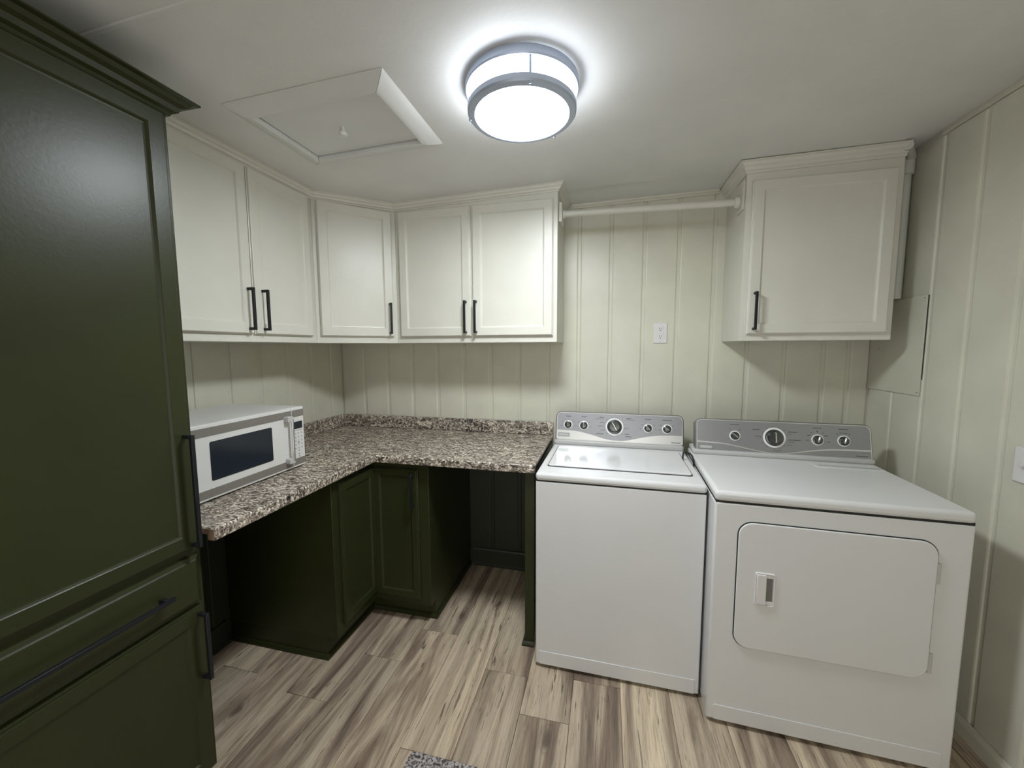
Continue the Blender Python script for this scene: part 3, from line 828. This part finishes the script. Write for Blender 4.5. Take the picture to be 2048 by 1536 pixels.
wl_ += [(0.375, 0.17, 0.026, 0.0028), (0.36, 0.22, 0.040, 0.0018), (0.38, 0.34, 0.022, 0.0024), (0.37, 0.46, 0.030, 0.002), (0.385, 0.60, 0.024, 0.002), (0.362, 0.72, 0.038, 0.003),
        (0.585, 0.17, 0.024, 0.0028), (0.60, 0.22, 0.040, 0.0018), (0.57, 0.5, 0.026, 0.002), (0.575, 0.70, 0.024, 0.0026), (0.585, 0.78, 0.030, 0.0028), (0.94, 0.90, 0.044, 0.0032)]
console(wa, 0.009, 0.669, 0.528, 0.904, 1.0585, 0.040,
        [(0.103, 0.46, 0.0195, False, 90), (0.232, 0.47, 0.0205, False, 90), (0.477, 0.47, 0.0385, True, 120), (0.735, 0.47, 0.0195, False, 135), (0.877, 0.47, 0.0205, False, 148)],
        [(0, 0.645), (0.08, 0.650), (0.18, 0.68), (0.30, 0.78), (0.40, 0.89), (0.49, 0.93), (0.58, 0.90), (0.70, 0.78), (0.80, 0.705), (0.90, 0.675), (1, 0.67)], 'area', wl_)
tag(wa, 'white top-load washing machine with silver control console', 'washing machine')

# ------------------------------------------------------------------ dryer
dy = empty('clothes_dryer', (2.1405, -0.842, 0), math.radians(-2.3))
DW, DD, DH = 0.735, 0.655, 0.899
Fd = Frame((0, 0.004, 0), X, Z, -Y)
MB().box(0.001, DW - 0.001, 0.004, DD, 0.014, DH - 0.041).build('body', 'enamel', dy, bevel=0.007, seg=3)
MB().prism(rrect(DW - 0.050, 0.060, 0.010, 4, 0.022, 0.018), 0.0, 0.0034, Fd).build('toe_panel', 'enamel', dy, bevel=0.002)
MB().box(0.004, DW - 0.004, 0.006, DD - 0.004, DH - 0.044, DH - 0.034).build('seam', 'dark', dy)
MB().box(0, DW, 0.0, DD, DH - 0.038, DH).build('top_panel', 'enamel', dy, bevel=0.014, seg=4)
E0, E1, E2, E3 = 0.0770, 0.648, 0.322, 0.797
MB().prism(rrect(E1 - E0, E3 - E2, 0.050, 8, E0, E2), 0.0002, 0.0012, Fd).build('door_gap', 'dark', dy)
door = MB().prism(rrect(E1 - E0 - 0.006, E3 - E2 - 0.006, 0.047, 8, E0 + 0.003, E2 + 0.003), 0.0006, 0.0075, Fd).build('door', 'enamel', dy, bevel=0.004, seg=3)
hx, hz0, hw_, hh_ = 0.137, 0.497, 0.064, 0.122
pull = MB()
pull.rings([[Fd(a, b, c) for a, b in rrect(hw_ - 2 * e, hh_ - 2 * e, 0.007, 4, hx + e, hz0 + e)] for e, c in ((0, 0.0070), (0, 0.0095), (0.002, 0.0125), (0.004, 0.0125), (0.0055, 0.0105))], True, False)
pull.build('pull', 'plastic', door)
MB().box(hx + 0.005, hx + 0.036, hz0 + 0.005, hz0 + hh_ - 0.005, 0.0085, 0.0150, Fd).build('pull_grip', 'plastic', door, bevel=0.003)
MB().box(hx + 0.036, hx + hw_ - 0.008, hz0 + 0.020, hz0 + hh_ - 0.018, 0.0080, 0.0090, Fd).build('pull_recess', 'housing', door)
MB().box(hx + 0.036, hx + hw_ - 0.005, hz0 + 0.006, hz0 + 0.020, 0.0085, 0.0112, Fd).build('pull_sill', 'plastic', door, bevel=0.001, seg=1)
MB().box(hx + 0.036, hx + hw_ - 0.005, hz0 + hh_ - 0.018, hz0 + hh_ - 0.006, 0.0085, 0.0112, Fd).build('pull_lintel', 'plastic', door, bevel=0.001, seg=1)
for b in (0.385, 0.690):
    MB().box(E1 - 0.004, E1 + 0.008, b - 0.034, b + 0.034, 0.0005, 0.006, Fd).build('hinge', 'enamel_grey', dy, bevel=0.0015)
# lint screen flap
lf = Frame((0.475, 0.418, DH), X, Y, Z)
MB().prism(rrect(0.245, 0.075, 0.006, 3), -0.002, 0.0028, lf).build('lint_flap', 'enamel', dy, bevel=0.0012)
MB().prism([(0.014, 0.010), (0.231, 0.010), (0.226, 0.030), (0.019, 0.030)], 0.0015, 0.0042, lf).build('flap_grip', 'enamel_grey', dy, bevel=0.0008, seg=1)
MB().box(0.004, DW - 0.004, 0.512, DD - 0.01, DH - 0.002, DH + 0.022).build('console_base', 'enamel_grey', dy, bevel=0.009, seg=3)
for sx in (0.05, DW - 0.05):
    for sy in (0.06, DD - 0.06):
        MB().lathe([(0.001, 0), (0.02, 0), (0.02, 0.004), (0.009, 0.006), (0.009, 0.016), (0.001, 0.016)], Frame((sx, sy, 0.0002)), 14).build('foot', 'dark', dy)
w_, h_ = 0.715, 0.160
dl = []
for (u, wd) in ((0.242, 0.040), (0.711, 0.032), (0.85, 0.036)):
    dl += [(u, 0.16, wd, 0.0030), (u - 0.032, 0.29, 0.006, 0.0026), (u + 0.032, 0.29, 0.006, 0.0026)]
dl += [(0.665, 0.36, 0.014, 0.003), (0.757, 0.36, 0.014, 0.003), (0.655, 0.50, 0.014, 0.0022), (0.77, 0.52, 0.012, 0.0022), (0.85, 0.26, 0.032, 0.0018), (0.711, 0.25, 0.004, 0.008)]
dl += legend_dial(0.471, 0.48, 0.039, w_, h_, 9, 13)
dl += [(0.368, 0.27, 0.030, 0.003), (0.378, 0.46, 0.024, 0.002), (0.575, 0.30, 0.036, 0.0032), (0.558, 0.36, 0.018, 0.0018), (0.585, 0.52, 0.050, 0.003), (0.568, 0.58, 0.026, 0.0018), (0.555, 0.67, 0.024, 0.0018), (0.485, 0.84, 0.034, 0.0018), (0.94, 0.86, 0.044, 0.0030)]
console(dy, 0.017, 0.732, 0.530, 0.906, 1.0655, 0.040,
        [(0.242, 0.48, 0.0195, False, 140), (0.471, 0.48, 0.0385, True, 90), (0.711, 0.48, 0.0205, False, 70), (0.85, 0.475, 0.0205, False, 70)],
        [(0, 0.69), (0.08, 0.70), (0.18, 0.73), (0.30, 0.82), (0.40, 0.895), (0.48, 0.915), (0.57, 0.88), (0.68, 0.79), (0.78, 0.735), (0.88, 0.715), (1, 0.705)], 'strip', dl)
tag(dy, 'white front-load dryer with silver console, right of the washer', 'dryer')

# ------------------------------------------------------------------ power cord between the machines
cp_ = [(2.1075, -0.405, 0.886), (2.1085, -0.400, 0.905), (2.112, -0.395, 0.918), (2.125, -0.395, 0.920), (2.142, -0.405, 0.913), (2.1495, -0.42, 0.896), (2.1505, -0.43, 0.865), (2.1505, -0.43, 0.80), (2.1505, -0.42, 0.70)]
sc = []
for i in range(len(cp_) - 1):
    p0 = Vector(cp_[max(i - 1, 0)]); p1 = Vector(cp_[i]); p2 = Vector(cp_[i + 1]); p3 = Vector(cp_[min(i + 2, len(cp_) - 1)])
    for k in range(5):
        t = k / 5
        sc.append(0.5 * (2 * p1 + (p2 - p0) * t + (2 * p0 - 5 * p1 + 4 * p2 - p3) * t * t + (3 * p1 - p0 - 3 * p2 + p3) * t ** 3))
sc.append(Vector(cp_[-1]))
tag(MB().tube(sc, 0.0036, 12).build('power_cord', 'black', smooth=True), 'thin black cord arching between the washer lid and the dryer', 'cord')

# ------------------------------------------------------------------ rug
rug = empty('rug', (1.50, -1.60, 0.0))
MB().prism(rrect(0.86, 0.56, 0.02, 4, -0.385, -0.165), 0.0005, 0.009).build('pile', 'rug', rug, bevel=0.003)
ob = rrect(0.86, 0.56, 0.02, 4, -0.385, -0.165); ib = rrect(0.83, 0.53, 0.015, 4, -0.370, -0.150)
m = MB(); m.rings([[Vector((a, b, 0.006)) for a, b in ob], [Vector((a, b, 0.0105)) for a, b in ob], [Vector((a, b, 0.0105)) for a, b in ib], [Vector((a, b, 0.006)) for a, b in ib]], closed=True)
m.build('border', 'rug', rug)
tag(rug, 'mottled grey woven rug, only a corner showing on the floor', 'rug')
